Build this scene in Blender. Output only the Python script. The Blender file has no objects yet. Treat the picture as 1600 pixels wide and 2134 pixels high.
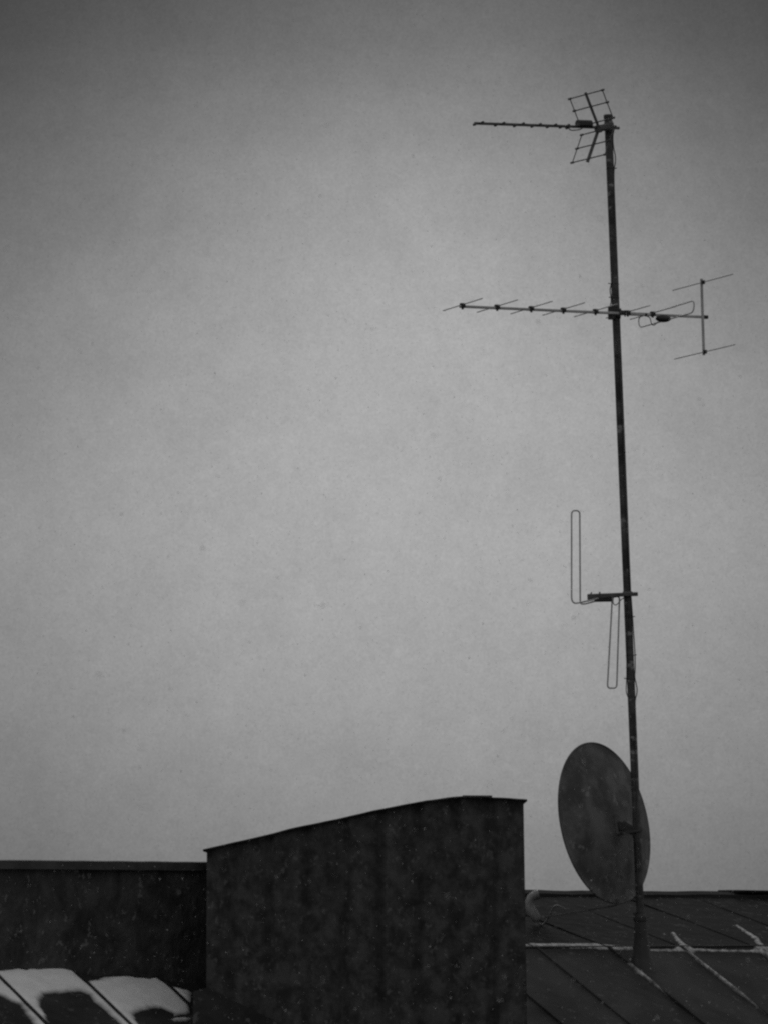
import bpy, math, random
import numpy as np
from mathutils import Vector, noise

random.seed(7)
rng = np.random.default_rng(11)
S = bpy.context.scene
COL = S.collection

# ------------------------------------------------------------------ camera
H = 9.0                       # eye height: an upper window over the street
F = 8000.0                    # focal length in photo pixels (1600 x 2134)
PITCH = math.atan(850.0 / F)
cam_d = bpy.data.cameras.new('camera')
cam = bpy.data.objects.new('camera', cam_d)
COL.objects.link(cam)
cam.location = (0, 0, H)
cam.rotation_euler = (math.pi / 2 + PITCH, 0, 0)
cam_d.sensor_fit = 'VERTICAL'
cam_d.sensor_height = 24.0
cam_d.lens = 24.0 * F / 2134.0
cam_d.clip_start = 0.1
cam_d.clip_end = 5000
cam_d.dof.use_dof = True
cam_d.dof.focus_distance = 24.0
cam_d.dof.aperture_fstop = 7.0
S.camera = cam

# ------------------------------------------------------------------ sky, sun, exposure
SUN_EL = math.radians(24)
SUN_AZ = math.radians(-4)     # measured from +Y, the way the camera looks
W = bpy.data.worlds.new('World')
S.world = W
W.use_nodes = True
nt = W.node_tree
nt.nodes.clear()
def N(tree, kind, **kw):
    n = tree.nodes.new(kind)
    for k, v in kw.items():
        setattr(n, k, v)
    return n
out = N(nt, 'ShaderNodeOutputWorld')
bg = N(nt, 'ShaderNodeBackground')
bg.inputs['Strength'].default_value = 0.1
sky = N(nt, 'ShaderNodeTexSky')
sky.sky_type = 'NISHITA'
sky.sun_disc = False
sky.sun_elevation = SUN_EL
sky.sun_rotation = SUN_AZ
sky.dust_density = 4.0
bw = N(nt, 'ShaderNodeRGBToBW')
tc = N(nt, 'ShaderNodeTexCoord')
# overcast: bright low patch with lens-like falloff, sky outside the view raised as fill
SKYK = 10 / 6.2
sep = N(nt, 'ShaderNodeSeparateXYZ')
nt.links.new(tc.outputs['Generated'], sep.inputs[0])
# radiance by elevation (sine of it): pale low band, vignette darkening above, then added overhead fill
ramp = N(nt, 'ShaderNodeValToRGB')
mr = N(nt, 'ShaderNodeMapRange')
mr.inputs['From Min'].default_value = -0.02
mr.inputs['From Max'].default_value = 0.48
nt.links.new(sep.outputs['Z'], mr.inputs['Value'])
nt.links.new(mr.outputs[0], ramp.inputs[0])
cr = ramp.color_ramp
cr.interpolation = 'CARDINAL'
stops = [(-.02, .21), (.017, .275), (.052, .338), (.10, .378), (.148, .366), (.174, .325), (.198, .255), (.212, .200), (.223, .160), (.235, .128), (.262, .115), (.34, .33), (.45, .42)]
for i, (d, v) in enumerate(stops):
    p = (d + .02) / 0.5
    e = cr.elements[0] if i == 0 else (cr.elements[1] if i == 1 else cr.elements.new(p))
    e.position = p
    e.color = (v * SKYK,) * 3 + (1,)
# and by azimuth: vignette darkening towards both sides of the view
def mth(op, a_, b_=None, clamp=False):
    n = N(nt, 'ShaderNodeMath', operation=op)
    n.use_clamp = clamp
    for i, v in enumerate((a_, b_)):
        if v is None: continue
        if isinstance(v, (int, float)): n.inputs[i].default_value = v
        else: nt.links.new(v, n.inputs[i])
    return n.outputs[0]
az = mth('SUBTRACT', mth('ARCTAN2', sep.outputs['X'], sep.outputs['Y']), 0.010)
az2 = mth('POWER', mth('ABSOLUTE', mth('DIVIDE', az, 0.1)), 2.0)
kz = mth('ADD', mth('MULTIPLY', mth('DIVIDE', mth('SUBTRACT', sep.outputs['Z'], 0.10), 0.08, True), 0.24), 0.26)
hz = mth('DIVIDE', 1.0, mth('ADD', 1.0, mth('MULTIPLY', az2, mth('DIVIDE', kz, mth('SUBTRACT', 1.0, kz)))))
far = mth('POWER', mth('DIVIDE', mth('SUBTRACT', mth('ABSOLUTE', az), 0.12), 0.6, True), 1.6)
hz = mth('ADD', hz, mth('MULTIPLY', far, 1.12))  # added fill light: brighter sky to the sides and behind the camera
nz = N(nt, 'ShaderNodeTexNoise')
nz.inputs['Scale'].default_value = 60
nz.inputs['Detail'].default_value = 6
nz.inputs['Roughness'].default_value = 0.6
nt.links.new(tc.outputs['Generated'], nz.inputs['Vector'])
nzr = N(nt, 'ShaderNodeMapRange')
nzr.inputs['From Min'].default_value = 0.25
nzr.inputs['From Max'].default_value = 0.75
nzr.inputs['To Min'].default_value = 0.93
nzr.inputs['To Max'].default_value = 1.07
nt.links.new(nz.outputs['Fac'], nzr.inputs['Value'])
# film grain imitated by fine noise multiplied into the sky brightness
def fine(scale, amt, det):
    n = N(nt, 'ShaderNodeTexNoise')
    n.inputs['Scale'].default_value = scale
    n.inputs['Detail'].default_value = det
    nt.links.new(tc.outputs['Generated'], n.inputs['Vector'])
    return mth('ADD', mth('MULTIPLY', mth('SUBTRACT', n.outputs['Fac'], 0.5), amt), 1.0)
grain = mth('MULTIPLY', fine(1900, 0.36, 1), fine(420, 0.15, 3))
mixc = N(nt, 'ShaderNodeMix', data_type='FLOAT')
mixc.inputs[0].default_value = 0.95
mixc.inputs[3].default_value = 5.0
nt.links.new(sky.outputs[0], bw.inputs[0])
nt.links.new(bw.outputs[0], mixc.inputs[2])
m1 = N(nt, 'ShaderNodeMath', operation='MULTIPLY')
m2 = N(nt, 'ShaderNodeMath', operation='MULTIPLY')
nt.links.new(mixc.outputs[0], m1.inputs[0])
nt.links.new(mth('MULTIPLY', mth('MULTIPLY', ramp.outputs[0], hz), grain), m1.inputs[1])
nt.links.new(m1.outputs[0], m2.inputs[0])
nt.links.new(nzr.outputs[0], m2.inputs[1])
nt.links.new(m2.outputs[0], bg.inputs['Color'])
nt.links.new(bg.outputs[0], out.inputs[0])

sl = bpy.data.lights.new('sun', 'SUN')
sl.energy = 0.5
sl.angle = math.radians(25)
sl.color = (1, 1, 1)
so = bpy.data.objects.new('sun', sl)
COL.objects.link(so)
sd = Vector((math.sin(SUN_AZ) * math.cos(SUN_EL), math.cos(SUN_AZ) * math.cos(SUN_EL), math.sin(SUN_EL)))
so.rotation_euler = sd.to_track_quat('Z', 'Y').to_euler()

S.view_settings.view_transform = 'Standard'
S.view_settings.look = 'None'
S.view_settings.exposure = 0.0
S.view_settings.gamma = 1.0
S.render.engine = 'CYCLES'
S.cycles.use_denoising = False
S.cycles.filter_width = 2.3

# ------------------------------------------------------------------ helpers
cp, sp = math.cos(PITCH), math.sin(PITCH)
def ray(px, py):
    a = (px - 800.0) / F
    b = (1067.0 - py) / F
    return Vector((a, cp - b * sp, sp + b * cp))
def at(px, py, Y):
    r = ray(px, py)
    return Vector((0, 0, H)) + r * (Y / r.y)

def frame_of(d, ref=Vector((0, 0, 1))):
    d = d.normalized()
    if abs(d.dot(ref)) > 0.97:
        ref = Vector((1, 0, 0))
    a = d.cross(ref).normalized()
    return a, a.cross(d).normalized()

class MB:
    def __init__(s):
        s.v, s.f, s.smooth = [], [], []
    def add(s, vs, fs, smooth=False):
        b = len(s.v)
        s.v += [tuple(p) for p in vs]
        s.f += [tuple(b + i for i in f) for f in fs]
        s.smooth += [smooth] * len(fs)
        return s
    def tube(s, pts, r, n=10, closed=False, radii=None, flat=1.0, caps=True):
        pts = [Vector(p) for p in pts]
        m = len(pts)
        a = None
        rings = []
        for i, p in enumerate(pts):
            if closed:
                t = (pts[(i + 1) % m] - pts[i - 1]).normalized()
            else:
                t = (pts[min(i + 1, m - 1)] - pts[max(i - 1, 0)]).normalized()
            if a is None:
                a, b = frame_of(t)
            else:
                a = (a - t * a.dot(t)).normalized()
            b = t.cross(a).normalized()
            rr = radii[i] if radii else r
            rings.append([p + (a * math.cos(2 * math.pi * k / n) + b * math.sin(2 * math.pi * k / n) * flat) * rr for k in range(n)])
        vs = [q for ring in rings for q in ring]
        fs = []
        for i in range(m if closed else m - 1):
            j = (i + 1) % m
            for k in range(n):
                fs.append((i * n + k, i * n + (k + 1) % n, j * n + (k + 1) % n, j * n + k))
        s.add(vs, fs, True)
        if not closed and caps:
            s.add(rings[0], [tuple(range(n))[::-1]])
            s.add(rings[-1], [tuple(range(n))])
        return s
    def bar(s, p, q, w, h, up=Vector((0, 0, 1)), bev=0.15):
        """chamfered rectangular bar from p to q"""
        p, q = Vector(p), Vector(q)
        d = (q - p).normalized()
        a, b = frame_of(d, up)
        c = min(w, h) * bev
        prof = [(-w/2 + c, -h/2), (w/2 - c, -h/2), (w/2, -h/2 + c), (w/2, h/2 - c), (w/2 - c, h/2), (-w/2 + c, h/2), (-w/2, h/2 - c), (-w/2, -h/2 + c)]
        r0 = [p + a * x + b * y for x, y in prof]
        r1 = [q + a * x + b * y for x, y in prof]
        n = 8
        s.add(r0 + r1, [(k, (k + 1) % n, n + (k + 1) % n, n + k) for k in range(n)] + [tuple(range(n))[::-1], tuple(range(n, 2 * n))])
        return s
    def ell(s, c, ax, ay, az, nu=16, nv=10):
        c = Vector(c)
        vs, fs = [], []
        for j in range(nv + 1):
            th = math.pi * j / nv
            for i in range(nu):
                ph = 2 * math.pi * i / nu
                vs.append(c + ax * (math.sin(th) * math.cos(ph)) + ay * (math.sin(th) * math.sin(ph)) + az * math.cos(th))
        for j in range(nv):
            for i in range(nu):
                fs.append((j * nu + i, (j + 1) * nu + i, (j + 1) * nu + (i + 1) % nu, j * nu + (i + 1) % nu))
        return s.add(vs, fs, True)
    def build(s, name, mat, parent=None):
        me = bpy.data.meshes.new(name)
        o = bpy.data.objects.new(name, me)
        COL.objects.link(o)
        base = Vector((0, 0, 0))
        if parent is not None:
            base = parent.location
            o.parent = parent
            if parent.parent is not None:
                base = parent.parent.location + parent.location
        me.from_pydata([tuple(Vector(p) - base) for p in s.v], [], s.f)
        me.polygons.foreach_set('use_smooth', s.smooth)
        me.validate()
        me.update()
        me.materials.append(mat)
        return o

def tag(o, label=None, cat=None, group=None, kind=None):
    if label: o['label'] = label
    if cat: o['category'] = cat
    if group: o['group'] = group
    if kind: o['kind'] = kind
    return o
def thing(name, loc, label, cat, group=None):
    o = bpy.data.objects.new(name, None)
    o.empty_display_size = 0.1
    o.location = loc
    COL.objects.link(o)
    return tag(o, label, cat, group)

# ------------------------------------------------------------------ materials
def mat(name, lo, hi, scale=6, rough=0.6, metal=0.0, stretch=(1, 1, 1), bump=0.0, bscale=60, spec=0.4, specks=0.0, speck_scale=45, speck_col=0.3, detail=8, dist=0.6):
    m = bpy.data.materials.new(name)
    m.use_nodes = True
    t = m.node_tree
    p = t.nodes['Principled BSDF']
    p.inputs['Roughness'].default_value = rough
    p.inputs['Metallic'].default_value = metal
    p.inputs['Specular IOR Level'].default_value = spec
    g = N(t, 'ShaderNodeNewGeometry')
    mpn = N(t, 'ShaderNodeMapping')
    mpn.inputs['Scale'].default_value = stretch
    t.links.new(g.outputs['Position'], mpn.inputs[0])
    n1 = N(t, 'ShaderNodeTexNoise')
    n1.inputs['Scale'].default_value = scale
    n1.inputs['Detail'].default_value = detail
    n1.inputs['Roughness'].default_value = 0.65
    n1.inputs['Distortion'].default_value = dist
    t.links.new(mpn.outputs[0], n1.inputs['Vector'])
    r = N(t, 'ShaderNodeMapRange')
    r.interpolation_type = 'SMOOTHSTEP'
    r.inputs['From Min'].default_value = 0.33
    r.inputs['From Max'].default_value = 0.68
    r.inputs['To Min'].default_value = lo
    r.inputs['To Max'].default_value = hi
    t.links.new(n1.outputs['Fac'], r.inputs['Value'])
    col = r.outputs[0]
    if specks > 0:
        n2 = N(t, 'ShaderNodeTexNoise')
        n2.inputs['Scale'].default_value = speck_scale
        n2.inputs['Detail'].default_value = 3
        t.links.new(mpn.outputs[0], n2.inputs['Vector'])
        n3 = N(t, 'ShaderNodeTexNoise')
        n3.inputs['Scale'].default_value = speck_scale * 0.35
        t.links.new(mpn.outputs[0], n3.inputs['Vector'])
        mu = N(t, 'ShaderNodeMath', operation='MULTIPLY')
        t.links.new(n2.outputs['Fac'], mu.inputs[0])
        t.links.new(n3.outputs['Fac'], mu.inputs[1])
        r2 = N(t, 'ShaderNodeMapRange')
        r2.interpolation_type = 'SMOOTHSTEP'
        r2.inputs['From Min'].default_value = 0.33
        r2.inputs['From Max'].default_value = 0.42
        r2.inputs['To Max'].default_value = specks
        t.links.new(mu.outputs[0], r2.inputs['Value'])
        mx = N(t, 'ShaderNodeMix', data_type='FLOAT')
        mx.inputs[3].default_value = speck_col
        t.links.new(r2.outputs[0], mx.inputs[0])
        t.links.new(col, mx.inputs[2])
        col = mx.outputs[0]
    t.links.new(col, p.inputs['Base Color'])
    # uneven roughness
    rr = N(t, 'ShaderNodeMapRange')
    rr.inputs['To Min'].default_value = max(rough - 0.12, 0.05)
    rr.inputs['To Max'].default_value = min(rough + 0.15, 1)
    t.links.new(n1.outputs['Fac'], rr.inputs['Value'])
    t.links.new(rr.outputs[0], p.inputs['Roughness'])
    if bump:
        nb = N(t, 'ShaderNodeTexNoise')
        nb.inputs['Scale'].default_value = bscale
        nb.inputs['Detail'].default_value = 6
        t.links.new(mpn.outputs[0], nb.inputs['Vector'])
        b = N(t, 'ShaderNodeBump')
        b.inputs['Strength'].default_value = bump
        b.inputs['Distance'].default_value = 0.02
        t.links.new(nb.outputs['Fac'], b.inputs['Height'])
        t.links.new(b.outputs[0], p.inputs['Normal'])
    return m

M = {}
M['roof_paint'] = mat('roof_paint', 0.014, 0.048, scale=1.6, rough=0.75, spec=.2, bump=0.15, bscale=5, specks=0.22, speck_scale=40, speck_col=0.22)
M['upper_slope_dark'] = mat('upper_slope_dark', 0.004, 0.020, scale=3.5, rough=0.85, spec=.05, bump=0.3, bscale=9, specks=0.4, speck_scale=30, speck_col=0.15)  # darker copy of the roof colour, used on the upper slope
M['ridge_paint'] = mat('ridge_paint', 0.012, 0.03, scale=3, rough=0.9, spec=.05, bump=0.2, bscale=12)
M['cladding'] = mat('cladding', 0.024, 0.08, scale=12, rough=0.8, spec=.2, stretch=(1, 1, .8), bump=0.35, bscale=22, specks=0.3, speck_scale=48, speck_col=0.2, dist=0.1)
M['flashing'] = mat('flashing', 0.018, 0.04, scale=6, rough=0.8, spec=.2, bump=0.2, bscale=12, specks=0.3, speck_scale=38, speck_col=0.25)
M['render'] = mat('render', 0.016, 0.068, scale=6, rough=0.9, stretch=(1, 1, .7), bump=0.6, bscale=30, specks=0.5, speck_scale=50, speck_col=0.2)
M['cap_metal'] = mat('cap_metal', 0.028, 0.06, scale=9, rough=0.6, bump=0.1, bscale=20)
M['mast_steel'] = mat('mast_steel', 0.015, 0.085, scale=7, rough=0.6, stretch=(.5, .5, 1.2), specks=0.6, speck_scale=24, speck_col=0.35)
M['alu'] = mat('alu', 0.35, 0.5, scale=14, rough=0.5, metal=0.0)
M['dark_alu'] = mat('dark_alu', 0.055, 0.11, scale=14, rough=0.55)
M['black_plastic'] = mat('black_plastic', 0.02, 0.035, scale=20, rough=0.5)
M['dish_paint'] = mat('dish_paint', 0.045, 0.125, scale=6.0, rough=0.65, spec=.25, dist=0.1, specks=0.3, speck_scale=28, speck_col=0.35, detail=5)
M['lnb_plastic'] = mat('lnb_plastic', 0.20, 0.30, scale=30, rough=0.5)
M['cable'] = mat('cable', 0.03, 0.05, scale=20, rough=0.5)
M['pale_cable'] = mat('pale_cable', 0.12, 0.2, scale=20, rough=0.5)
M['house_render'] = mat('house_render', 0.25, 0.35, scale=3, rough=0.9, bump=0.2)
M['snow_mat'] = mat('snow_mat', 0.72, 0.82, scale=9, rough=0.85, bump=0.25, bscale=25, spec=0.2)
M['old_snow'] = mat('old_snow', 0.12, 0.55, scale=26, rough=0.85, bump=0.3, bscale=40, spec=0.2)
M['street_snow'] = mat('street_snow', 0.10, 0.22, scale=.3, rough=0.9, bump=0.2, bscale=3)
M['flake'] = mat('flake', 0.5, 0.6, scale=30, rough=0.9, spec=0.1)

# ------------------------------------------------------------------ ground
g = MB()
g.add([(-600, -300, 0), (600, -300, 0), (600, 900, 0), (-600, 900, 0)], [(0, 1, 2, 3)])
go = g.build('ground', M['street_snow'])
tag(go, kind='structure')

# ------------------------------------------------------------------ house with the metal roof
R = Vector((.765, .644, 0)).normalized()          # along the ridge
G = Vector((R.y, -R.x, 0))                        # down the slope, towards the street
UPZ = Vector((0, 0, 1))
A1, A2 = math.radians(28.6), math.radians(15.0)
D1 = (G * math.cos(A1) - UPZ * math.sin(A1)).normalized()     # lower slope, downwards
D2 = (G * math.cos(A2) - UPZ * math.sin(A2)).normalized()     # upper slope, downwards
N1 = R.cross(D1); N1 = N1 if N1.z > 0 else -N1
N2 = R.cross(D2); N2 = N2 if N2.z > 0 else -N2
O = at(1335, 1974, 24.46)
LUP = 1.375                                         # length of the upper slope
def roofP(s, t, h=0.0):
    """s along the fold, t down the slope (negative on the upper slope), h off the sheet"""
    if t >= 0:
        return O + R * s + D1 * t + N1 * h
    return O + R * s + D2 * t + N2 * h
CAMP = Vector((0, 0, H))
def px2st(px, py):
    d = ray(px, py)
    k = (O - CAMP).dot(N1) / d.dot(N1)
    P = CAMP + d * k - O
    if P.dot(D1) < 0:
        k = (O - CAMP).dot(N2) / d.dot(N2)
        P = CAMP + d * k - O
        return P.dot(R), P.dot(D2)
    return P.dot(R), P.dot(D1)

house = thing('house', (O.x, O.y, 0), 'house whose dark standing seam metal roof carries the antenna mast and a clad block', 'house')
S0, S1, T1 = -9.0, 12.0, 6.0
seams = [px2st(1100, 1969)[0], px2st(1257, 1971)[0], px2st(1420, 1976)[0], px2st(1580, 1979)[0]]
left_seams = [px2st(52, 2091)[0], px2st(205, 2072)[0], px2st(335, 2040)[0]]
step = (seams[-1] - seams[0]) / 3
allseams = list(seams) + list(left_seams)
x = seams[-1] + step
while x < S1 - .1:
    allseams.append(x); x += step
x = left_seams[0] - step
while x > S0 + .1:
    allseams.append(x); x -= step
x = left_seams[-1] + step
while x < seams[0] - step * .6:
    allseams.append(x); x += step
allseams.sort()

def sheet(name, t0, t1, nt_, hseam):
    """roof slope as a gently oil-canned sheet, its standing seams folded up out of it"""
    mb = MB()
    ns = 220
    ss = sorted(set([S0 + (S1 - S0) * i / ns for i in range(ns + 1)]))
    vs, fs = [], []
    for j in range(nt_ + 1):
        t = t0 + (t1 - t0) * j / nt_
        for s_ in ss:
            edge = min(abs(t - t0), abs(t - t1))
            h = 0.006 * noise.noise(Vector((s_ * 1.9, t * 1.3, 3.0))) * min(1, edge * 5)
            vs.append(roofP(s_, t, h))
    w = len(ss)
    for j in range(nt_):
        for i in range(w - 1):
            a = j * w + i
            fs.append((a, a + 1, a + w + 1, a + w))
    mb.add(vs, fs, True)
    for s_ in allseams:
        pts0 = []
        k = 24
        ring = []
        for j in range(k + 1):
            t = t0 + (t1 - t0) * j / k
            wob = 0.004 * noise.noise(Vector((s_ * 7, t * 2.2, 1)))
            for ds, hh in ((-.009, -.012), (-.006, hseam), (.008, hseam + .001), (.010, -.012)):
                ring.append(roofP(s_ + ds + wob, min(t, -1e-4) if t0 < 0 else t, hh))
        ff = []
        for j in range(k):
            for q in range(3):
                a = j * 4 + q
                ff.append((a, a + 1, a + 5, a + 4))
        ff.append((0, 1, 2, 3)); ff.append((k * 4 + 3, k * 4 + 2, k * 4 + 1, k * 4))
        mb.add(ring, ff)
    return mb.build(name, M['upper_slope_dark' if t0 < 0 else 'roof_paint'], house)
sheet('roof_slope', 0.0, T1, 60, .012)
sheet('roof_slope', -LUP, 0.0, 16, .004)
# folded cross seam along the change of slope
mb = MB()
pts = [roofP(S0 + (S1 - S0) * i / 80, 0, .006 + .002 * noise.noise(Vector((i * .7, 0, 0)))) for i in range(81)]
mb.tube(pts, .007, n=6)
mb.build('cross_seam', M['cap_metal'], house)
# ridge cap, a little wavy, and the rear slope
mb = MB()
ring = []
K = 160
for i in range(K + 1):
    s_ = S0 + (S1 - S0) * i / K
    base = roofP(s_, -LUP)
    w = 0.007 * noise.noise(Vector((s_ * 2.4, 5, 0))) + 0.004 * noise.noise(Vector((s_ * 8.0, 9, 0)))
    for a, b in ((.11, -.036), (.105, -.012), (.02, .012), (-.02, .012), (-.105, -.012), (-.11, -.036)):
        ring.append(base + G * a + UPZ * (b + w))
fs = [(i * 6 + q, i * 6 + q + 1, (i + 1) * 6 + q + 1, (i + 1) * 6 + q) for i in range(K) for q in range(5)]
mb.add(ring, fs)
# overlapping joint of two ridge pieces, sitting proud
sj = px2st(1533, 1868)[0]
p1 = roofP(sj, -LUP)
mb.bar(p1 + UPZ * .014, p1 + UPZ * .006 + R * 1.1, .2, .018)
mb.build('ridge_cap', M['ridge_paint'], house)
mb = MB()
b0 = roofP(S0, -LUP, -.004); b1 = roofP(S1, -LUP, -.004)
bd = (-G * math.cos(A2) - UPZ * math.sin(A2)) * 7
mb.add([b0, b1, b1 + bd, b0 + bd], [(0, 1, 2, 3)])
mb.build('roof_slope', M['roof_paint'], house)
# outer walls under the eaves
mb = MB()
e0, e1 = roofP(S0, T1) - G * .4, roofP(S1, T1) - G * .4
f0, f1 = b0 + bd + G * .4, b1 + bd + G * .4
rid0, rid1 = roofP(S0, -LUP) - UPZ * .05, roofP(S1, -LUP) - UPZ * .05
fo0, fo1 = roofP(S0, 0) - UPZ * .05, roofP(S1, 0) - UPZ * .05
off = [R * .3, R * -.3]
A = [e0 + off[0], fo0 + off[0], rid0 + off[0], f0 + off[0]]
B = [e1 + off[1], fo1 + off[1], rid1 + off[1], f1 + off[1]]
gA = [Vector((A[0].x, A[0].y, 0)), Vector((A[3].x, A[3].y, 0))]
gB = [Vector((B[0].x, B[0].y, 0)), Vector((B[3].x, B[3].y, 0))]
dn = UPZ * -.15
vs = [p + dn for p in A] + gA + [p + dn for p in B] + gB
mb.add(vs, [(4, 0, 1, 2, 3, 5), (10, 11, 9, 8, 7, 6), (4, 10, 6, 0), (5, 3, 9, 11)])
mb.build('outer_wall', M['house_render'], house)

# ------------------------------------------------------------------ clad block (sheet metal housing)
YB = 21.0
top_px = [(424, 1770), (490, 1755), (555, 1740), (600, 1728.5), (631, 1721), (706, 1706), (777, 1689.5), (844, 1676), (888, 1668), (932, 1662), (968, 1659), (1012, 1659), (1026, 1662), (1060, 1663), (1088, 1665), (1097, 1666)]
topP = [at(a, b, YB) for a, b in top_px]
def top_z(X):
    for p, q in zip(topP, topP[1:]):
        if X <= q.x:
            break
    k = (X - p.x) / (q.x - p.x)
    return p.z + (q.z - p.z) * max(0, min(1, k))
XL, XR = at(431, 1900, YB).x, at(1090, 1700, YB).x
DEP = 1.15
hb = thing('roof_block', ((XL + XR) / 2, YB + DEP / 2, H - 1.8), 'large dark sheet clad block with a sloping humped lid standing on the roof', 'roof block')
mb = MB()
zb = H - 1.9
# front: trapezoid-profiled sheets, ribs 0.2 m apart
pitch = 77 / F * YB
x0r = at(482, 1900, YB).x
prof = [(XL, 0.0)]
xr = x0r - pitch
xs = []
while xr < XR - .03:
    if xr > XL + .03:
        xs.append(xr)
    xr += pitch
for i, xr in enumerate(xs):
    wv = .015 if i % 2 else .010
    prof += [(xr - .040, 0), (xr - .026, wv * .5), (xr - .010, wv), (xr + .008, wv), (xr + .022, wv * .5), (xr + .036, 0)]
prof.append((XR, 0))
rows = 14
vs, fs = [], []
for j in range(rows + 1):
    for (xx, dy) in prof:
        zt = top_z(xx) - .012
        z = zb + (zt - zb) * j / rows
        wob = .004 * noise.noise(Vector((xx * 2.5, z * 2.0, 4.4)))
        # the right edge leans out slightly towards the bottom
        lean = (H + .65 - z) * .012 if xx == XR else 0
        vs.append((xx + lean, YB + dy + wob, z))
w = len(prof)
for j in range(rows):
    for i in range(w - 1):
        a = j * w + i
        fs.append((a, a + 1, a + w + 1, a + w))
mb.add(vs, fs)
RIB_SHADE_X0, RIB_SHADE_P = x0r, pitch
# returns: sides and back
def zt(xx): return top_z(xx) - .012
mb.add([(XL, YB, zb), (XL, YB + DEP, zb), (XL, YB + DEP, zt(XL)), (XL, YB, zt(XL))], [(0, 3, 2, 1)])
ler = (H + .65 - zb) * .012
mb.add([(XR + ler, YB, zb), (XR + ler, YB + DEP, zb), (XR, YB + DEP, zt(XR)), (XR, YB, zt(XR))], [(0, 1, 2, 3)])
mb.add([(XL, YB + DEP, zb), (XR + ler, YB + DEP, zb), (XR, YB + DEP, zt(XR)), (XL, YB + DEP, zt(XL))], [(0, 3, 2, 1)])
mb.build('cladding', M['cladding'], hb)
# uneven dark bands along the ribs: groove shade painted into the sheet colour
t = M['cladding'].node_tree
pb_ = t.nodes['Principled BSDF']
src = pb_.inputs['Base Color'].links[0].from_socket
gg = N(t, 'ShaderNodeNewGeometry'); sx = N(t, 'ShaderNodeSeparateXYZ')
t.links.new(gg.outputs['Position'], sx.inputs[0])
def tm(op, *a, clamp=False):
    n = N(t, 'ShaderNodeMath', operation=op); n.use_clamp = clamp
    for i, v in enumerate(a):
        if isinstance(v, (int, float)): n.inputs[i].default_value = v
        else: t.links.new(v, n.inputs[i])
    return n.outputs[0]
dd_ = tm('PINGPONG', tm('SUBTRACT', sx.outputs['X'], RIB_SHADE_X0 - 50 * RIB_SHADE_P), RIB_SHADE_P / 2)
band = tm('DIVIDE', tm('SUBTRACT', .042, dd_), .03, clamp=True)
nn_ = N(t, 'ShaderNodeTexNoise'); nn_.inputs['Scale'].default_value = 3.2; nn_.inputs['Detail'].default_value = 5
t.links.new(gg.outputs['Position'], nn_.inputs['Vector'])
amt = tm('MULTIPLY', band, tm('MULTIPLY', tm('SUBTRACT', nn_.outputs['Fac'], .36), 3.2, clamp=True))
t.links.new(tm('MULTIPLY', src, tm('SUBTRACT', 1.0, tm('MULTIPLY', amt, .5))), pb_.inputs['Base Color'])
# lid: thin bent sheet with an overhang and a small drip edge
mb = MB()
y0, y1 = YB - .035, YB + DEP + .03
vs = []
dense = []
for p, q in zip(topP, topP[1:]):
    for k in range(3):
        dense.append(p.lerp(q, k / 3))
dense.append(topP[-1])
for p in dense:
    wz = .0025 * noise.noise(Vector((p.x * 9, 0, 2)))
    vs += [(p.x, y0, p.z - .011 + wz), (p.x, y0 - .004, p.z - .002 + wz), (p.x, y0 + .012, p.z + wz), (p.x, y1, p.z), (p.x, y1, p.z - .011)]
n_ = len(dense)
fs = []
for i in range(n_ - 1):
    for q in range(5):
        fs.append((i * 5 + q, i * 5 + (q + 1) % 5, (i + 1) * 5 + (q + 1) % 5, (i + 1) * 5 + q))
fs += [(0, 1, 2, 3, 4), tuple((n_ - 1) * 5 + q for q in (4, 3, 2, 1, 0))]
mb.add(vs, fs)
# a lump of folded sheet at the crest
cpk = at(990, 1660, YB)
mb.bar(cpk + Vector((-.07, .04, .001)), cpk + Vector((.09, .04, .0)), .09, .012)
mb.build('lid', M['flashing'], hb)
# base flashing skirt following the roof
mb = MB()
pA = at(403, 2066, YB - .06)
pB = at(434, 2058, YB - .06)
SL = 0.50
ys0, ys1 = YB - .06, YB + DEP + .05
xs0 = pA.x
vs = []
for yy in (ys0, ys1):
    for (xx, z) in ((xs0, pA.z), (pB.x, pB.z), (XR + .02, pB.z - (XR - pB.x) * SL), (XR + .08, pA.z - (XR + .08 - xs0) * SL)):
        zz = z - (yy - ys0) * .05
        vs += [(xx, yy, zz), (xx, yy, zz - 1.3)]
fs = [(0, 1, 3, 2), (2, 3, 5, 4), (4, 5, 7, 6), (0, 2, 10, 8), (2, 4, 12, 10), (4, 6, 14, 12), (0, 8, 9, 1), (6, 7, 15, 14)]
mb.add(vs, fs)
mb.build('base_flashing', M['flashing'], hb)

# ------------------------------------------------------------------ parapet wall on the left
sA, tA = px2st(0, 2016)
sB, tB = px2st(430, 2052)
PA, PB = roofP(sA, tA), roofP(sB, tB)
wd = (PB - PA); wd.z = 0
Lw = wd.length; wd.normalize()
back = Vector((-wd.y, wd.x, 0))
zl = at(0, 1792, PA.y).z
zr = at(430, 1796, PB.y).z
pw = thing('parapet_wall', (PA.x, PA.y, PA.z - .4), 'low rough dark wall with a thin metal coping left of the clad block', 'wall')
mb = MB()
ns, nzv = 90, 24
ext0, ext1 = -4.0, Lw + .5
vs, fs = [], []
def wtop(d): return zl + (zr - zl) * d / Lw
for j in range(nzv + 1):
    for i in range(ns + 1):
        d = ext0 + (ext1 - ext0) * i / ns
        z = PA.z - 1.2 + (wtop(d) - .05 - PA.z + 1.2) * j / nzv
        h = .008 * noise.noise(Vector((d * 3, z * 3, 0))) + .004 * noise.noise(Vector((d * 14, z * 14, 2)))
        p = PA + wd * d - back * h
        vs.append((p.x, p.y, z))
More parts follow.
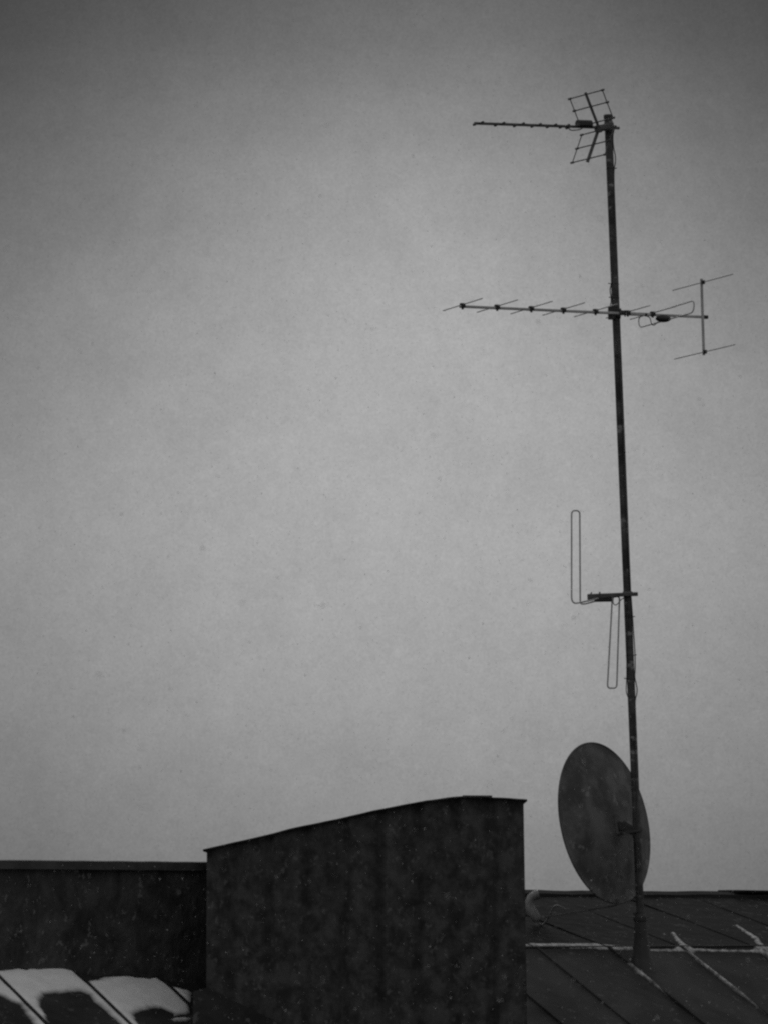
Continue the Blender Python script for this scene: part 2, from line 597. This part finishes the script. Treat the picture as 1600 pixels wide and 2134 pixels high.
for j in range(nzv):
    for i in range(ns):
        a = j * (ns + 1) + i
        fs.append((a, a + 1, a + ns + 2, a + ns + 1))
mb.add(vs, fs, True)
q0, q1 = PA + wd * ext0, PA + wd * ext1
TH = .28
for (a_, b_) in ((q1, q1 + back * TH), (q1 + back * TH, q0 + back * TH), (q0 + back * TH, q0)):
    zta, ztb = wtop((a_ - PA).dot(wd)) - .05, wtop((b_ - PA).dot(wd)) - .05
    mb.add([(a_.x, a_.y, PA.z - 1.2), (b_.x, b_.y, PA.z - 1.2), (b_.x, b_.y, ztb), (a_.x, a_.y, zta)], [(0, 1, 2, 3)])
mb.build('wall_body', M['render'], pw)
mb = MB()
for (o1, o2, hh, zo) in ((-.035, TH + .035, .05, -.0),):
    ring = []
    K = 80
    for i in range(K + 1):
        d = ext0 - .02 + (ext1 - ext0 + .04) * i / K
        z = wtop(d) + .004 * noise.noise(Vector((d * 2.1, 7, 0))) + .002 * noise.noise(Vector((d * 9, 7, 0)))
        a_, b_ = PA + wd * d + back * o1, PA + wd * d + back * o2
        ring += [(a_.x, a_.y, z - hh), (a_.x, a_.y, z - .004), (a_.x + back.x * .01, a_.y + back.y * .01, z), (b_.x, b_.y, z), (b_.x, b_.y, z - hh)]
    fs = [(i * 5 + q, i * 5 + (q + 1) % 5, (i + 1) * 5 + (q + 1) % 5, (i + 1) * 5 + q) for i in range(K) for q in range(5)]
    fs += [(0, 1, 2, 3, 4), tuple(K * 5 + q for q in (4, 3, 2, 1, 0))]
    mb.add(ring, fs)
mb.build('coping', M['cap_metal'], pw)

# ------------------------------------------------------------------ snow lying on the roof
def poly_sd(P, X, Y):
    P = np.array(P)
    d = np.full(X.shape, 1e9)
    ins = np.zeros(X.shape, bool)
    n = len(P)
    for i in range(n):
        a, b = P[i], P[(i + 1) % n]
        e = b - a
        wx, wy = X - a[0], Y - a[1]
        k = np.clip((wx * e[0] + wy * e[1]) / (e @ e + 1e-12), 0, 1)
        dd = (wx - e[0] * k) ** 2 + (wy - e[1] * k) ** 2
        d = np.minimum(d, dd)
        c = (a[1] > Y) != (b[1] > Y)
        with np.errstate(divide='ignore', invalid='ignore'):
            xi = (b[0] - a[0]) * (Y - a[1]) / (b[1] - a[1]) + a[0]
        ins ^= c & (X < xi)
    return np.where(ins, 1, -1) * np.sqrt(d)
def set_cover(o, cover):
    """how completely the snow covers the sheet: thin, half melted snow shows the roof through"""
    at_ = o.data.attributes.new('cover', 'FLOAT', 'POINT')
    at_.data.foreach_set('value', np.array(cover, dtype=np.float32))
def snow_cover_material(m):
    t = m.node_tree
    p = t.nodes['Principled BSDF']
    src = p.inputs['Base Color'].links[0].from_socket
    a_ = N(t, 'ShaderNodeAttribute'); a_.attribute_name = 'cover'
    mx = N(t, 'ShaderNodeMix', data_type='FLOAT')
    mx.inputs[2].default_value = .04
    t.links.new(a_.outputs['Fac'], mx.inputs[0])
    t.links.new(src, mx.inputs[3])
    t.links.new(mx.outputs[0], p.inputs['Base Color'])
snow_cover_material(M['snow_mat']); snow_cover_material(M['old_snow'])
def snow(name, polys, cell, hmax, wid, fray, label, m='snow_mat'):
    mb = MB()
    for poly in polys:
        st = [px2st(*p) for p in poly]
        s0, s1 = min(p[0] for p in st) - .03, max(p[0] for p in st) + .03
        t0, t1 = min(p[1] for p in st) - .03, max(p[1] for p in st) + .03
        ns_, nt2 = int((s1 - s0) / cell) + 2, int((t1 - t0) / cell) + 2
        gs = s0 + np.arange(ns_) * cell
        gt = t0 + np.arange(nt2) * cell
        X, Y = np.meshgrid(gs, gt)
        d = poly_sd(st, X, Y)
        idx = -np.ones(X.shape, int)
        vs, fs = [], []
        if poly is polys[0]: cover = []
        for j in range(nt2):
            for i in range(ns_):
                if d[j, i] > -fray - cell * 3:
                    s_, t_ = X[j, i], Y[j, i]
                    nn = noise.noise(Vector((s_ * 18, t_ * 18, 1))) * .6 + noise.noise(Vector((s_ * 55, t_ * 55, 4))) * .4 + noise.noise(Vector((s_ * 130, t_ * 130, 6))) * .3
                    dd = d[j, i] + nn * fray
                    h = hmax * math.tanh(dd / wid)
                    if h > 0:
                        h *= 1 + .35 * noise.noise(Vector((s_ * 6, t_ * 6, 8)))
                    near = min(abs(s_ - q_) for q_ in allseams)
                    if near < .03 and h > 0:
                        h *= .25 + .75 * (near / .03)
                    h = max(h, -.02) - .0015
                    idx[j, i] = len(vs)
                    cover.append(max(0.0, min(1.0, (h + .0015) / (hmax * .75))))
                    vs.append(roofP(s_, t_, h))
        for j in range(nt2 - 1):
            for i in range(ns_ - 1):
                q = (idx[j, i], idx[j, i + 1], idx[j + 1, i + 1], idx[j + 1, i])
                if min(q) >= 0:
                    fs.append(q)
        mb.add(vs, fs, True)
    o = mb.build(name, M[m])
    set_cover(o, cover)
    tag(o, label, 'snow', kind='stuff')
    return o
patch = [(-430, 2030), (-300, 2010), (-180, 2028), (-60, 2022), (0, 2022), (37, 2018), (56, 2020), (84, 2016), (118, 2011), (123, 2003), (135, 2008), (149, 2019), (169, 2037), (180, 2044), (197, 2042), (219, 2036), (245, 2034), (267, 2034), (287, 2037), (309, 2039), (295, 2016), (312, 2019), (337, 2043), (363, 2057), (394, 2064), (404, 2071), (402, 2089), (398, 2112), (388, 2116), (363, 2119), (360, 2113), (337, 2103), (323, 2101), (298, 2108), (281, 2116), (284, 2126), (290, 2134), (305, 2165), (275, 2165), (247, 2132), (214, 2103), (194, 2087), (186, 2074), (169, 2068), (118, 2070), (93, 2073), (87, 2084), (87, 2101), (98, 2117), (103, 2134), (112, 2165), (90, 2165), (70, 2134), (56, 2115), (42, 2095), (22, 2086), (0, 2075), (-60, 2060), (-150, 2085), (-260, 2150), (-430, 2120)]
strip = [(352, 2124), (372, 2119), (395, 2119), (407, 2126), (390, 2130), (365, 2129)]
snow('snow_patch', [patch, strip], .008, .017, .035, .016, 'pale snow patches lying between seams of the roof below the low wall')
fold = [(1090, 1966), (1170, 1967), (1250, 1967), (1287, 1973), (1318, 1974), (1318, 1979), (1290, 1981), (1240, 1978), (1090, 1975)]
fold2 = [(1346, 1978), (1400, 1978), (1414, 1970), (1396, 1944), (1402, 1942), (1427, 1968), (1442, 1977), (1500, 1979), (1562, 1980), (1577, 1973), (1570, 1958), (1530, 1930), (1534, 1927), (1580, 1955), (1592, 1973), (1760, 1982), (1880, 1986), (1880, 1991), (1760, 1989), (1604, 1993), (1578, 1985), (1500, 1984), (1450, 1983), (1444, 1991), (1425, 1984), (1346, 1983)]
snow('snow_drift', [fold, fold2], .006, .010, .012, .015, 'thin line of snow caught along the cross seam by the mast foot', 'old_snow')
def seam_strip(x0, y0, x1, y1, w0, w1, n=8):
    a, b = [], []
    dx, dy = x1 - x0, y1 - y0
    l = math.hypot(dx, dy)
    nx, ny = dy / l, -dx / l
    for i in range(n + 1):
        k = i / n
        w = w0 + (w1 - w0) * k
        if i in (0, n): w *= .3
        a.append((x0 + dx * k + nx * w / 2, y0 + dy * k + ny * w / 2))
        b.append((x0 + dx * k - nx * w / 2, y0 + dy * k - ny * w / 2))
    return a + b[::-1]
def on_seam(s_, off, t0, t1, w0, w1):
    """thin wedge of snow lying against a seam, in roof coordinates"""
    return s_, off, t0, t1, w0, w1
mb = MB()
cov = []
for (s_, t0, t1, w) in ((seams[1], .20, .66, .013), (seams[2], .02, 1.0, .013), (seams[3], .0, .34, .028), (left_seams[2], -.02, .12, .03)):
    ring = []
    K = 60
    for i in range(K + 1):
        k = i / K
        t = t0 + (t1 - t0) * k
        e = max(0, math.sin(math.pi * min(1, max(.0, k ** .6)))) ** 1.2
        ww = w * e * max(.05, 1 + .9 * noise.noise(Vector((t * 11, s_, 0))) + .5 * noise.noise(Vector((t * 37, s_, 3))))
        hh = .022 * min(1, e * 1.5) - .002
        ring += [roofP(s_ - .008 - ww, t, -.003), roofP(s_ - .008 - ww * .5, t, hh * .7), roofP(s_ - .006, t, hh), roofP(s_ - .004, t, -.003)]
        cov += [0, min(1, e), min(1, e * 1.2), .5 * e]
    mb.add(ring, [(i * 4 + q, i * 4 + q + 1, i * 4 + q + 5, i * 4 + q + 4) for i in range(K) for q in range(3)], True)
o = mb.build('snow_drift', M['old_snow'])
set_cover(o, cov)
tag(o, 'narrow snow streaks lying against the standing seams right of the mast', 'snow', kind='stuff')

# ------------------------------------------------------------------ mast
YM = 24.2
def mx(y):                                   # mast centre line in the photograph
    return 1266 + (y - 245) * (1331 - 1266) / (1850 - 245)
def mastP(y): return at(mx(y), y, YM)
pt, pb = mastP(241), mastP(2015)
MR = 16.5 / 2 / F * YM
mast = thing('antenna_mast', (pb.x, pb.y, pb.z), 'tall dark steel mast leaning slightly left with three antennas up it', 'mast')
mb = MB()
K = 60
mb.tube([pb.lerp(pt, i / K) for i in range(K + 1)], MR, n=20)
mb.build('pole', M['mast_steel'], mast)
mb = MB()
md = (pt - pb).normalized()
mb.tube([pt - md * .03, pt - md * .012, pt + md * .004, pt + md * .006], MR, n=20, radii=[MR + .001, MR + .004, MR + .004, MR * .8])
mb.build('end_cap', M['black_plastic'], mast)
mb = MB()
bp = [mastP(y) for y in (2040, 2010, 1990, 1960, 1930, 1908, 1902)]
mb.tube(bp, .05, n=24, radii=[.095, .075, .056, .047, .041, .037, .027])
mb.build('roof_boot', M['black_plastic'], mast)
mb = MB()
for y in (1915,):
    mb.tube([mastP(y + 4), mastP(y - 4)], .048, n=20)
mb.build('pipe_sleeve', M['black_plastic'], mast)
for y, dx in ((1905, -1),):
    mb = MB()
    p = mastP(y)
    mb.tube([p + md * .012, p - md * .012], MR + .006, n=18)
    mb.bar(p + Vector((dx * MR, -.01, 0)), p + Vector((dx * (MR + .022), -.01, 0)), .012, .018)
    mb.build('pipe_clamp', M['black_plastic'], mast)

# coaxial cables tied to the mast
def cable_line(name, pts, r, label, m='cable', ties=()):
    t = thing(name, pts[0], label, 'cable')
    mb = MB()
    # smooth
    P = [Vector(p) for p in pts]
    for _ in range(2):
        Q = [P[0]]
        for a, b in zip(P, P[1:]):
            Q += [a.lerp(b, .25), a.lerp(b, .75)]
        Q.append(P[-1])
        P = Q
    mb.tube(P, r, n=8)
    mb.build('cable_run', M[m], t)
    for (y, side) in ties:
        mb = MB()
        c = mastP(y)
        mb.tube([c + (Vector((1, 0, 0)) * math.cos(a) + Vector((0, 1, 0)) * math.sin(a)) * (MR + .0005) for a in [2 * math.pi * k / 24 for k in range(24)]], .0018, n=6, closed=True)
        mb.bar(c + Vector((side * MR, -.005, .001)), c + Vector((side * (MR + .018), -.008, .004)), .005, .005)
        mb.build('cable_tie', M['black_plastic'], t)
    return t
def off(y, dx, dy=-.012): return at(mx(y) + dx, y, YM + dy)
cable_line('coaxial_cable', [off(268, 12), off(285, 8), off(310, 9), off(322, 12), off(338, 12), off(352, 8), off(380, 7), off(440, 6, -.02), off(520, 2, -.028), off(580, -5, -.02), off(594, -8), off(604, -11), off(618, -9), off(630, -9), off(640, -12), off(648, -10)], .0035,
           'thin black cable from the top antenna bulging left of the mast above the middle clamp', ties=((352, 1), (592, -1), (621, -1)))
cable_line('coaxial_cable', [off(668, -4, -.03), off(760, 3, -.03), off(900, 5, -.028), off(1040, 4, -.03), off(1200, 6, -.026), off(1255, 8), off(1286, 9), off(1310, 9.5), off(1340, 10.5), off(1370, 11), off(1395, 10), off(1412, 8), off(1425, 11), off(1437, 12.5), off(1448, 11), off(1458, 7), off(1520, 4, -.03), off(1640, 3, -.03), off(1760, -2, -.03), off(1900, -3, -.035)], .0035,
           'thin dark cable down the lower mast with a loose bulge below the bent dipole', ties=((1286, 1), (1366, 1), (1415, -1)))
cable_line('coaxial_cable', [at(1277, 1246, YM - .03), at(1276, 1256, YM - .03), at(1280, 1262, YM - .03), at(1287, 1258, YM - .03), at(1294, 1248, YM - .03), at(1302, 1246, YM - .035), off(1262, 3, -.03), off(1300, -4, -.03), off(1400, -8), off(1420, -9), off(1436, -11), off(1446, -10), off(1456, -6), off(1500, -3, -.03)], .0030,
           'short black cable drooping from the bent dipole box onto the mast', m='cable')

# ------------------------------------------------------------------ directions shared by the two yagi antennas
E = Vector((.47, -.883, 0)).normalized()        # along the elements (right end nearer the camera)
Bm = Vector((.883, .47, 0)).normalized()        # along the boom, pointing right and away
def fit_boom(px0, py0, px1, py1, mxp):
    """boom ends from photo pixels, heading Bm, passing the mast at its depth (just in front of it)"""
    Yc = YM - .045
    y_at = lambda px: Yc + (px - mxp) / F * YM * (.47 / .883) * 1.04
    return at(px0, py0, y_at(px0)), at(px1, py1, y_at(px1))
def along(a, b, px):
    """point of segment a-b seen at photo column px"""
    lo, hi = 0.0, 1.0
    for _ in range(40):
        m_ = (lo + hi) / 2
        p = a.lerp(b, m_) - CAMP
        x_ = 800 + F * p.x / (p.y * cp + p.z * sp)
        if x_ < px: lo = m_
        else: hi = m_
    return a.lerp(b, (lo + hi) / 2)

# --- middle: VHF yagi
a, b = fit_boom(957, 638.5, 1472, 661, 1280)
vhf = thing('yagi_antenna', along(a, b, 1280), 'long yagi antenna halfway up the mast with an upright reflector at its right', 'antenna')
mb = MB(); mb.bar(a, b, .016, .016); mb.build('boom', M['alu'], vhf)
mb = MB(); mb.bar(along(a, b, 1290), along(a, b, 1352), .021, .021)
mb.build('boom_sleeve', M['alu'], vhf)
Et = (E + Vector((0, 0, .012))).normalized()
for px, L in ((963, .50), (1035, .51), (1106, .52), (1173, .52), (1240, .53), (1307, .53), (1359, .55)):
    c = along(a, b, px)
    mb = MB(); mb.tube([c - Et * L / 2 + Vector((0, 0, .012)), c + Et * L / 2 + Vector((0, 0, .012))], .0036, n=8)
    o = mb.build('director', M['alu'], vhf)
    mb = MB()
    mb.bar(c - (b - a).normalized() * .014 + Vector((0, 0, .006)), c + (b - a).normalized() * .014 + Vector((0, 0, .006)), .026, .03)
    mb.tube([c + Vector((0, 0, -.008)), c + Vector((0, 0, -.018))], .007, n=8)
    mb.build('element_holder', M['black_plastic'], o)
# reflector: upright with two cross rods
yr = a.lerp(b, .985).y
rt, rb = at(1460.5, 581, yr - .014), at(1465.5, 740, yr - .014)
mb = MB(); mb.bar(rt, rb, .017, .017, up=Vector((0, 1, 0))); ref = mb.build('reflector_upright', M['alu'], vhf)
for (c0, y) in (((1464, 588), 588), ((1468, 733), 733)):
    c = at(c0[0], c0[1], yr - .03)
    mb = MB(); mb.tube([c - E * .365, c + E * .35], .0036, n=8); o = mb.build('reflector_rod', M['alu'], vhf)
    mb = MB(); mb.bar(c - Vector((.012, 0, .0)), c + Vector((.012, 0, .0)), .03, .022); mb.build('element_holder', M['black_plastic'], o)
mb = MB(); mb.bar(b - (b - a).normalized() * .03, b + (b - a).normalized() * .004, .022, .022); mb.build('end_cap', M['black_plastic'], vhf)
# folded dipole: rounded loop
c = along(a, b, 1388)
def loop_pts(corners, r, closed=True, seg=6):
    P = [Vector(p) for p in corners]
    n = len(P)
    o_ = []
    for i in range(n):
        if not closed and i in (0, n - 1):
            o_.append(P[i]); continue
        p0, p1, p2 = P[i - 1], P[i], P[(i + 1) % n]
        d0, d1 = (p0 - p1), (p2 - p1)
        k0, k1 = min(r, d0.length * .49), min(r, d1.length * .49)
        A_, C_ = p1 + d0.normalized() * k0, p1 + d1.normalized() * k1
        for j in range(seg + 1):
            t = j / seg
            o_.append(A_ * (1 - t) ** 2 + p1 * 2 * t * (1 - t) + C_ * t * t)
    return o_
def ydep(px, base=c.y):                     # element direction depth at a photo column
    return base - (px - 1388) / F * YM * (.883 / .543)
LC = [at(1329, 661, ydep(1329)), at(1446, 626, ydep(1446)), at(1444, 651, ydep(1444)), at(1331, 683, ydep(1331))]
mb = MB(); mb.tube(loop_pts(LC, .035), .0042, n=8, closed=True); dp = mb.build('folded_dipole', M['alu'], vhf)
mb = MB()
bx = (b - a).normalized()
cb = at(1381, 664, c.y - .02)
mb.ell(cb, bx * .056, E * .03, Vector((0, 0, .024)), 20, 12)
mb.build('junction_box', M['black_plastic'], vhf)
for px in (1345, 1357):
    mb = MB()
    q = along(a, b, px)
    mb.bar(q + Vector((0, -.01, .004)), q + Vector((0, -.01, -.014)), .014, .014)
    mb.build('dipole_clamp', M['black_plastic'], vhf)
mb = MB()
mb.tube(loop_pts([at(1347, 659, c.y - .03), at(1354, 662, c.y - .03), at(1356, 675, c.y - .03), at(1361, 679, c.y - .03), at(1370, 671, c.y - .02)], .02, closed=False), .003, n=7)
mb.build('dipole_lead', M['cable'], vhf)
# mast clamp
m0 = mastP(653)
mb = MB()
mb.bar(m0 + Vector((-.030, -.03, .038)), m0 + Vector((-.030, -.03, -.042)), .045, .05, up=Vector((0, 1, 0)))
mb.bar(m0 + Vector((-.035, 0.0, .0)), m0 + Vector((.030, 0.0, -.004)), .075, .062)
mb.bar(m0 + Vector((.02, -.035, .002)), m0 + Vector((.062, -.035, -.004)), .03, .026)
mb.tube([m0 + Vector((.055, -.04, .014)), m0 + Vector((.055, -.04, -.028))], .004, n=7)
mb.tube([m0 + Vector((-.05, -.02, -.034)), m0 + Vector((.02, -.02, -.034))], .004, n=7)
mb.build('mast_clamp', M['black_plastic'], vhf)

# --- top: UHF yagi with a corner reflector
a, b = fit_boom(988, 257, 1289, 267, 1266)
E2 = Vector((.595, -.804, .0)).normalized()
uhf = thing('yagi_antenna', along(a, b, 1262), 'small yagi antenna at the mast top with a grid corner reflector', 'antenna')
mb = MB(); mb.bar(a, b, .016, .016); mb.build('boom', M['dark_alu'], uhf)
for i, (px, L) in enumerate(((996, .10), (1040, .10), (1080, .105), (1116, .10), (1148, .10), (1175, .10), (1192, .13))):
    c = along(a, b, px)
    mb = MB(); mb.tube([c - E2 * L / 2, c + E2 * L / 2], .0055, n=8); 
    for sgn in (-1, 1):
        mb.tube([c + E2 * (L / 2 - .014) * sgn, c + E2 * (L / 2) * sgn], .0085, n=8)
    mb.build('director', M['dark_alu'], uhf)
c = along(a, b, 1216)
bx = (b - a).normalized()
mb = MB()
mb.bar(c - bx * .052 + Vector((0, 0, .018)), c + bx * .052 + Vector((0, 0, .018)), .05, .050, bev=.3)
mb.build('junction_box', M['black_plastic'], uhf)
mb = MB()
c2 = along(a, b, 1197)
mb.tube(loop_pts([c2 + Vector((-.04, 0, -.008)), c2 + Vector((-.03, -.02, -.03)), c2 + Vector((.03, -.02, -.024)), c2 + Vector((.05, 0, -.008))], .02, closed=False), .0035, n=7)
mb.build('dipole_lead', M['cable'], uhf)
# reflector panels: spar and rods placed in the antenna's own axes
cor = along(a, b, 1247) + Vector((0, 0, -.004))
def panel(sign, name):
    v_up = Vector((0, 0, 1)) * sign
    fwd = -bx
    if sign > 0:
        d = (v_up * .222 + fwd * .098)
        start, rods = cor + Vector((0, 0, .0)), (.97, .62, .17)
        Ls = .325
    else:
        d = (v_up * .215 + fwd * .085)
        start, rods = cor + Vector((0, 0, -.0)), (.08, .50, .93)
        Ls = .325
    d = d * (1.0)
    mb = MB()
    mb.bar(start, start + d * 1.03, .017 if sign > 0 else .021, .014, up=Vector((0, 1, 0)))
    pn = mb.build('reflector_spar', M['dark_alu'], uhf)
    ends = []
    for k in rods:
        c_ = start + d * k
        mb = MB()
        mb.tube([c_ - E2 * (Ls / 2 + .012), c_ + E2 * (Ls / 2 + .012)], .0042, n=8)
        for sgn in (-1, 1):
            mb.tube([c_ + E2 * (Ls / 2 - .01) * sgn, c_ + E2 * (Ls / 2 + .014) * sgn], .0075, n=8)
        mb.build('reflector_rod', M['dark_alu'], uhf)
        ends.append(c_)
    for sgn in (-1, 1):
        mb = MB()
        mb.tube([ends[0] + E2 * (Ls / 2) * sgn, ends[-1] + E2 * (Ls / 2) * sgn], .0035, n=8)
        mb.build('reflector_side_bar', M['dark_alu'], uhf)
panel(1, 'upper'); panel(-1, 'lower')
m0 = mastP(266)
mb = MB()
mb.bar(cor + bx * -.02 + Vector((0, 0, -.006)), m0 + Vector((.0, -.03, .0)), .04, .042)
mb.bar(cor + Vector((0, -.01, .012)), cor + Vector((0, -.01, -.028)), .034, .04, bev=.35)
mb.bar(m0 + Vector((-.03, -.025, 0)), m0 + Vector((.032, -.025, 0)), .05, .052, bev=.35)
mb.bar(m0 + Vector((.0, -.03, .0)), m0 + Vector((.026, -.03, 0)), .04, .075, bev=.4)
mb.build('mast_clamp', M['dark_alu'], uhf)

# --- bent folded dipole
mzp = mastP(1240)
fm = thing('dipole_antenna', mzp, 'antenna of two thin wire loops, one up one down, left of lower mast', 'antenna')
yb = YM - .06
p0, p1 = at(1224, 1242, yb - .05), at(1327, 1238, yb + .03)
mb = MB()
mb.bar(p0, p1, .024, .024)
mb.build('boom', M['dark_alu'], fm)
mb = MB()
mb.bar(at(1224, 1244, yb - .055), at(1262, 1243, yb - .03), .034, .034)
mb.bar(at(1229, 1240, yb - .05), at(1232, 1234, yb - .05), .008, .008)
mb.bar(at(1248.5, 1240, yb - .05), at(1248.5, 1233.5, yb - .05), .010, .010)
mb.build('dipole_bracket', M['dark_alu'], fm)
mb = MB()
cj = at(1257, 1250, yb - .06)
mb.bar(cj + Vector((-.058, 0, -.002)), cj + Vector((.052, 0, .0)), .045, .022, bev=.35)
mb.bar(cj + Vector((-.03, 0, .008)), cj + Vector((.05, 0, .016)), .045, .025, bev=.35)
mb.build('junction_box', M['black_plastic'], fm)
yl = yb - .09
upl = [at(1246, 1247, yl + .02), at(1197, 1258, yl - .05), at(1190, 1252, yl - .06), at(1190, 1064, yl - .06), at(1207, 1064, yl - .03), at(1208, 1258, yl - .03), at(1216, 1259, yl - .02), at(1250, 1250, yl + .04)]
mb = MB(); mb.tube(loop_pts(upl, .026, closed=False, seg=8), .0052, n=8); mb.build('dipole_loop', M['alu'], fm)
dnl = [at(1262, 1246, yl + .05), at(1275, 1243, yl + .07), at(1264.5, 1434, yl + .07), at(1284, 1434, yl + .12), at(1290, 1242, yl + .12), at(1270, 1246, yl + .08)]
mb = MB(); mb.tube(loop_pts(dnl, .026, closed=False, seg=8), .0052, n=8); mb.build('dipole_loop', M['alu'], fm)
mb = MB()
mb.bar(mzp + Vector((-.03, -.02, .006)), mzp + Vector((.03, -.02, .006)), .05, .028, bev=.3)
mb.tube([mzp + Vector((-.02, -.045, -.012)), mzp + Vector((-.02, .04, -.012))], .004, n=7)
mb.build('mast_clamp', M['dark_alu'], fm)

# ------------------------------------------------------------------ satellite dish, its back to the camera
dish_c_px = (1258.5, 1715)
nrm = Vector((-.815, .565, -.165)).normalized()     # facing left, away and a little down
dc = at(*dish_c_px, YM + .13)
# axes in the rim plane: "up" of the dish and its side
ez = (UPZ - nrm * UPZ.dot(nrm)).normalized()
ex = ez.cross(nrm).normalized()
AH, AW = .513, .53
DEPTH = .095
dish = thing('satellite_dish', dc, 'large dark satellite dish seen from behind at the mast foot', 'satellite dish')
mb = MB()
nr, na = 25, 96
vs = []
def dpt(rr, ph, off_):
    x_, y_ = AW * rr * math.cos(ph), AH * rr * math.sin(ph)
    dep = DEPTH * max(0.0, 1 - (rr / .92) ** 2)
    return dc + ex * x_ + ez * y_ - nrm * (dep + off_)
for off_ in (0.0, .006):
    for j in range(1, nr + 1):
        for i in range(na):
            vs.append(dpt(j / nr, 2 * math.pi * i / na, off_))
c0i = len(vs); vs.append(dpt(0, 0, 0)); vs.append(dpt(0, 0, .006))
fs = []
for L_ in (0, 1):
    o0 = L_ * nr * na
    for j in range(nr - 1):
        for i in range(na):
            q = (o0 + j * na + i, o0 + j * na + (i + 1) % na, o0 + (j + 1) * na + (i + 1) % na, o0 + (j + 1) * na + i)
            fs.append(q if L_ else q[::-1])
    for i in range(na):
        t3 = (c0i + L_, o0 + (i + 1) % na, o0 + i)
        fs.append(t3 if L_ else t3[::-1])
mb.add(vs, fs, True)
mb.build('reflector', M['dish_paint'], dish)
mb = MB()
mb.tube([dc + ex * AW * math.cos(2 * math.pi * i / 96) + ez * AH * math.sin(2 * math.pi * i / 96) - nrm * .003 for i in range(96)], .006, n=8, closed=True)
mb.build('rim', M['dish_paint'], dish)
# mount: back plate, tilting bracket and pole clamp
mp0 = mastP(1735)
bk = dc - nrm * (DEPTH + .006)
mb = MB()
pc = bk - ez * .03
mb.bar(pc - ez * .06, pc + ez * .06, .09, .024, up=nrm, bev=.4)
mb.build('back_plate', M['dish_paint'], dish)
mb = MB()
mb.bar(pc - nrm * .01 + ex * .03, mp0 + Vector((-.01, -.02, .0)), .012, .05, up=UPZ)
mb.bar(pc - nrm * .01 - ex * .03, mp0 + Vector((.0, .02, .0)), .012, .05, up=UPZ)
mb.bar(mp0 + Vector((-.075, -.035, -.004)), mp0 + Vector((.03, -.035, .016)), .012, .014)
mb.bar(mp0 + Vector((0, -.0, -.035)), mp0 + Vector((0, -.0, .035)), .056, .056, up=Vector((0, 1, 0)), bev=.3)
mb.build('mount_bracket', M['cap_metal'], dish)
# feed arm and receiver head
bot = dc - ez * AH
lp = at(1117, 1900, dc.y + .27)
mb = MB()
mb.bar(bot - ez * .005 - nrm * .015 + ez * .03, bot - ez * .012, .02, .02, up=ex)
mb.bar(bot - ez * .012, lp + Vector((.05, -.02, -.035)), .012, .010)
mb.build('feed_arm', M['dish_paint'], dish)
q = [at(1122, 1864, lp.y), at(1113, 1866, lp.y), at(1105, 1871, lp.y), at(1101, 1880, lp.y), at(1104, 1892, lp.y), at(1110, 1903, lp.y), at(1116, 1914, lp.y), at(1119, 1918, lp.y)]
mb = MB()
mb.tube(loop_pts(q, .03, closed=False, seg=4), .03, n=16, radii=None) if False else mb.tube(q, .03, n=16, radii=[.030, .030, .026, .026, .030, .032, .030, .020])
mb.build('feed_horn', M['lnb_plastic'], dish)
mb = MB()
cq = [at(1119, 1917, lp.y), at(1123, 1926, lp.y), at(1130, 1928, lp.y), at(1140, 1917, lp.y - .02), at(1147, 1900, lp.y - .04), at(1152, 1889, lp.y - .05), at(1162, 1886, lp.y - .06), at(1178, 1896, lp.y - .08)]
mb.tube(loop_pts(cq, .06, closed=False, seg=4), .006, n=8)
mb.build('feed_cable', M['pale_cable'], dish)

# ------------------------------------------------------------------ falling snow
NF = 200000
X = rng.uniform(-6, 7, NF); Yf = rng.uniform(5.0, 42, NF); Z = rng.uniform(H - 3.0, H + 8.5, NF)
r_ = .0007 + .0014 * rng.uniform(0, 1, NF) ** 3
el = rng.uniform(1.0, 2.0, NF)
c_ = np.stack([X, Yf, Z], 1)
base = np.array([(1, 0, 0), (-1, 0, 0), (0, 1, 0), (0, -1, 0), (0.15, 0, 1), (-0.15, 0, -1)], float)
th = rng.uniform(0, math.pi, NF)
ct, st_ = np.cos(th), np.sin(th)
V = np.empty((NF, 6, 3))
for k, (bx_, by_, bz_) in enumerate(base):
    V[:, k, 0] = c_[:, 0] + (bx_ * ct - by_ * st_) * r_
    V[:, k, 1] = c_[:, 1] + (bx_ * st_ + by_ * ct) * r_
    V[:, k, 2] = c_[:, 2] + bz_ * r_ * el
fo = np.array([(0, 2, 4), (2, 1, 4), (1, 3, 4), (3, 0, 4), (2, 0, 5), (1, 2, 5), (3, 1, 5), (0, 3, 5)])
Fc = (fo[None] + (np.arange(NF) * 6)[:, None, None]).reshape(-1)
me = bpy.data.meshes.new('falling_snow')
me.vertices.add(NF * 6)
me.vertices.foreach_set('co', V.reshape(-1))
me.loops.add(len(Fc))
me.loops.foreach_set('vertex_index', Fc.astype(np.int32))
nfc = len(Fc) // 3
me.polygons.add(nfc)
me.polygons.foreach_set('loop_start', np.arange(0, len(Fc), 3, dtype=np.int32))
me.update(calc_edges=True)
me.validate()
me.materials.append(M['flake'])
o = bpy.data.objects.new('falling_snow', me)
COL.objects.link(o)
tag(o, 'fine snowflakes drifting down through the air', 'snowfall', kind='stuff')
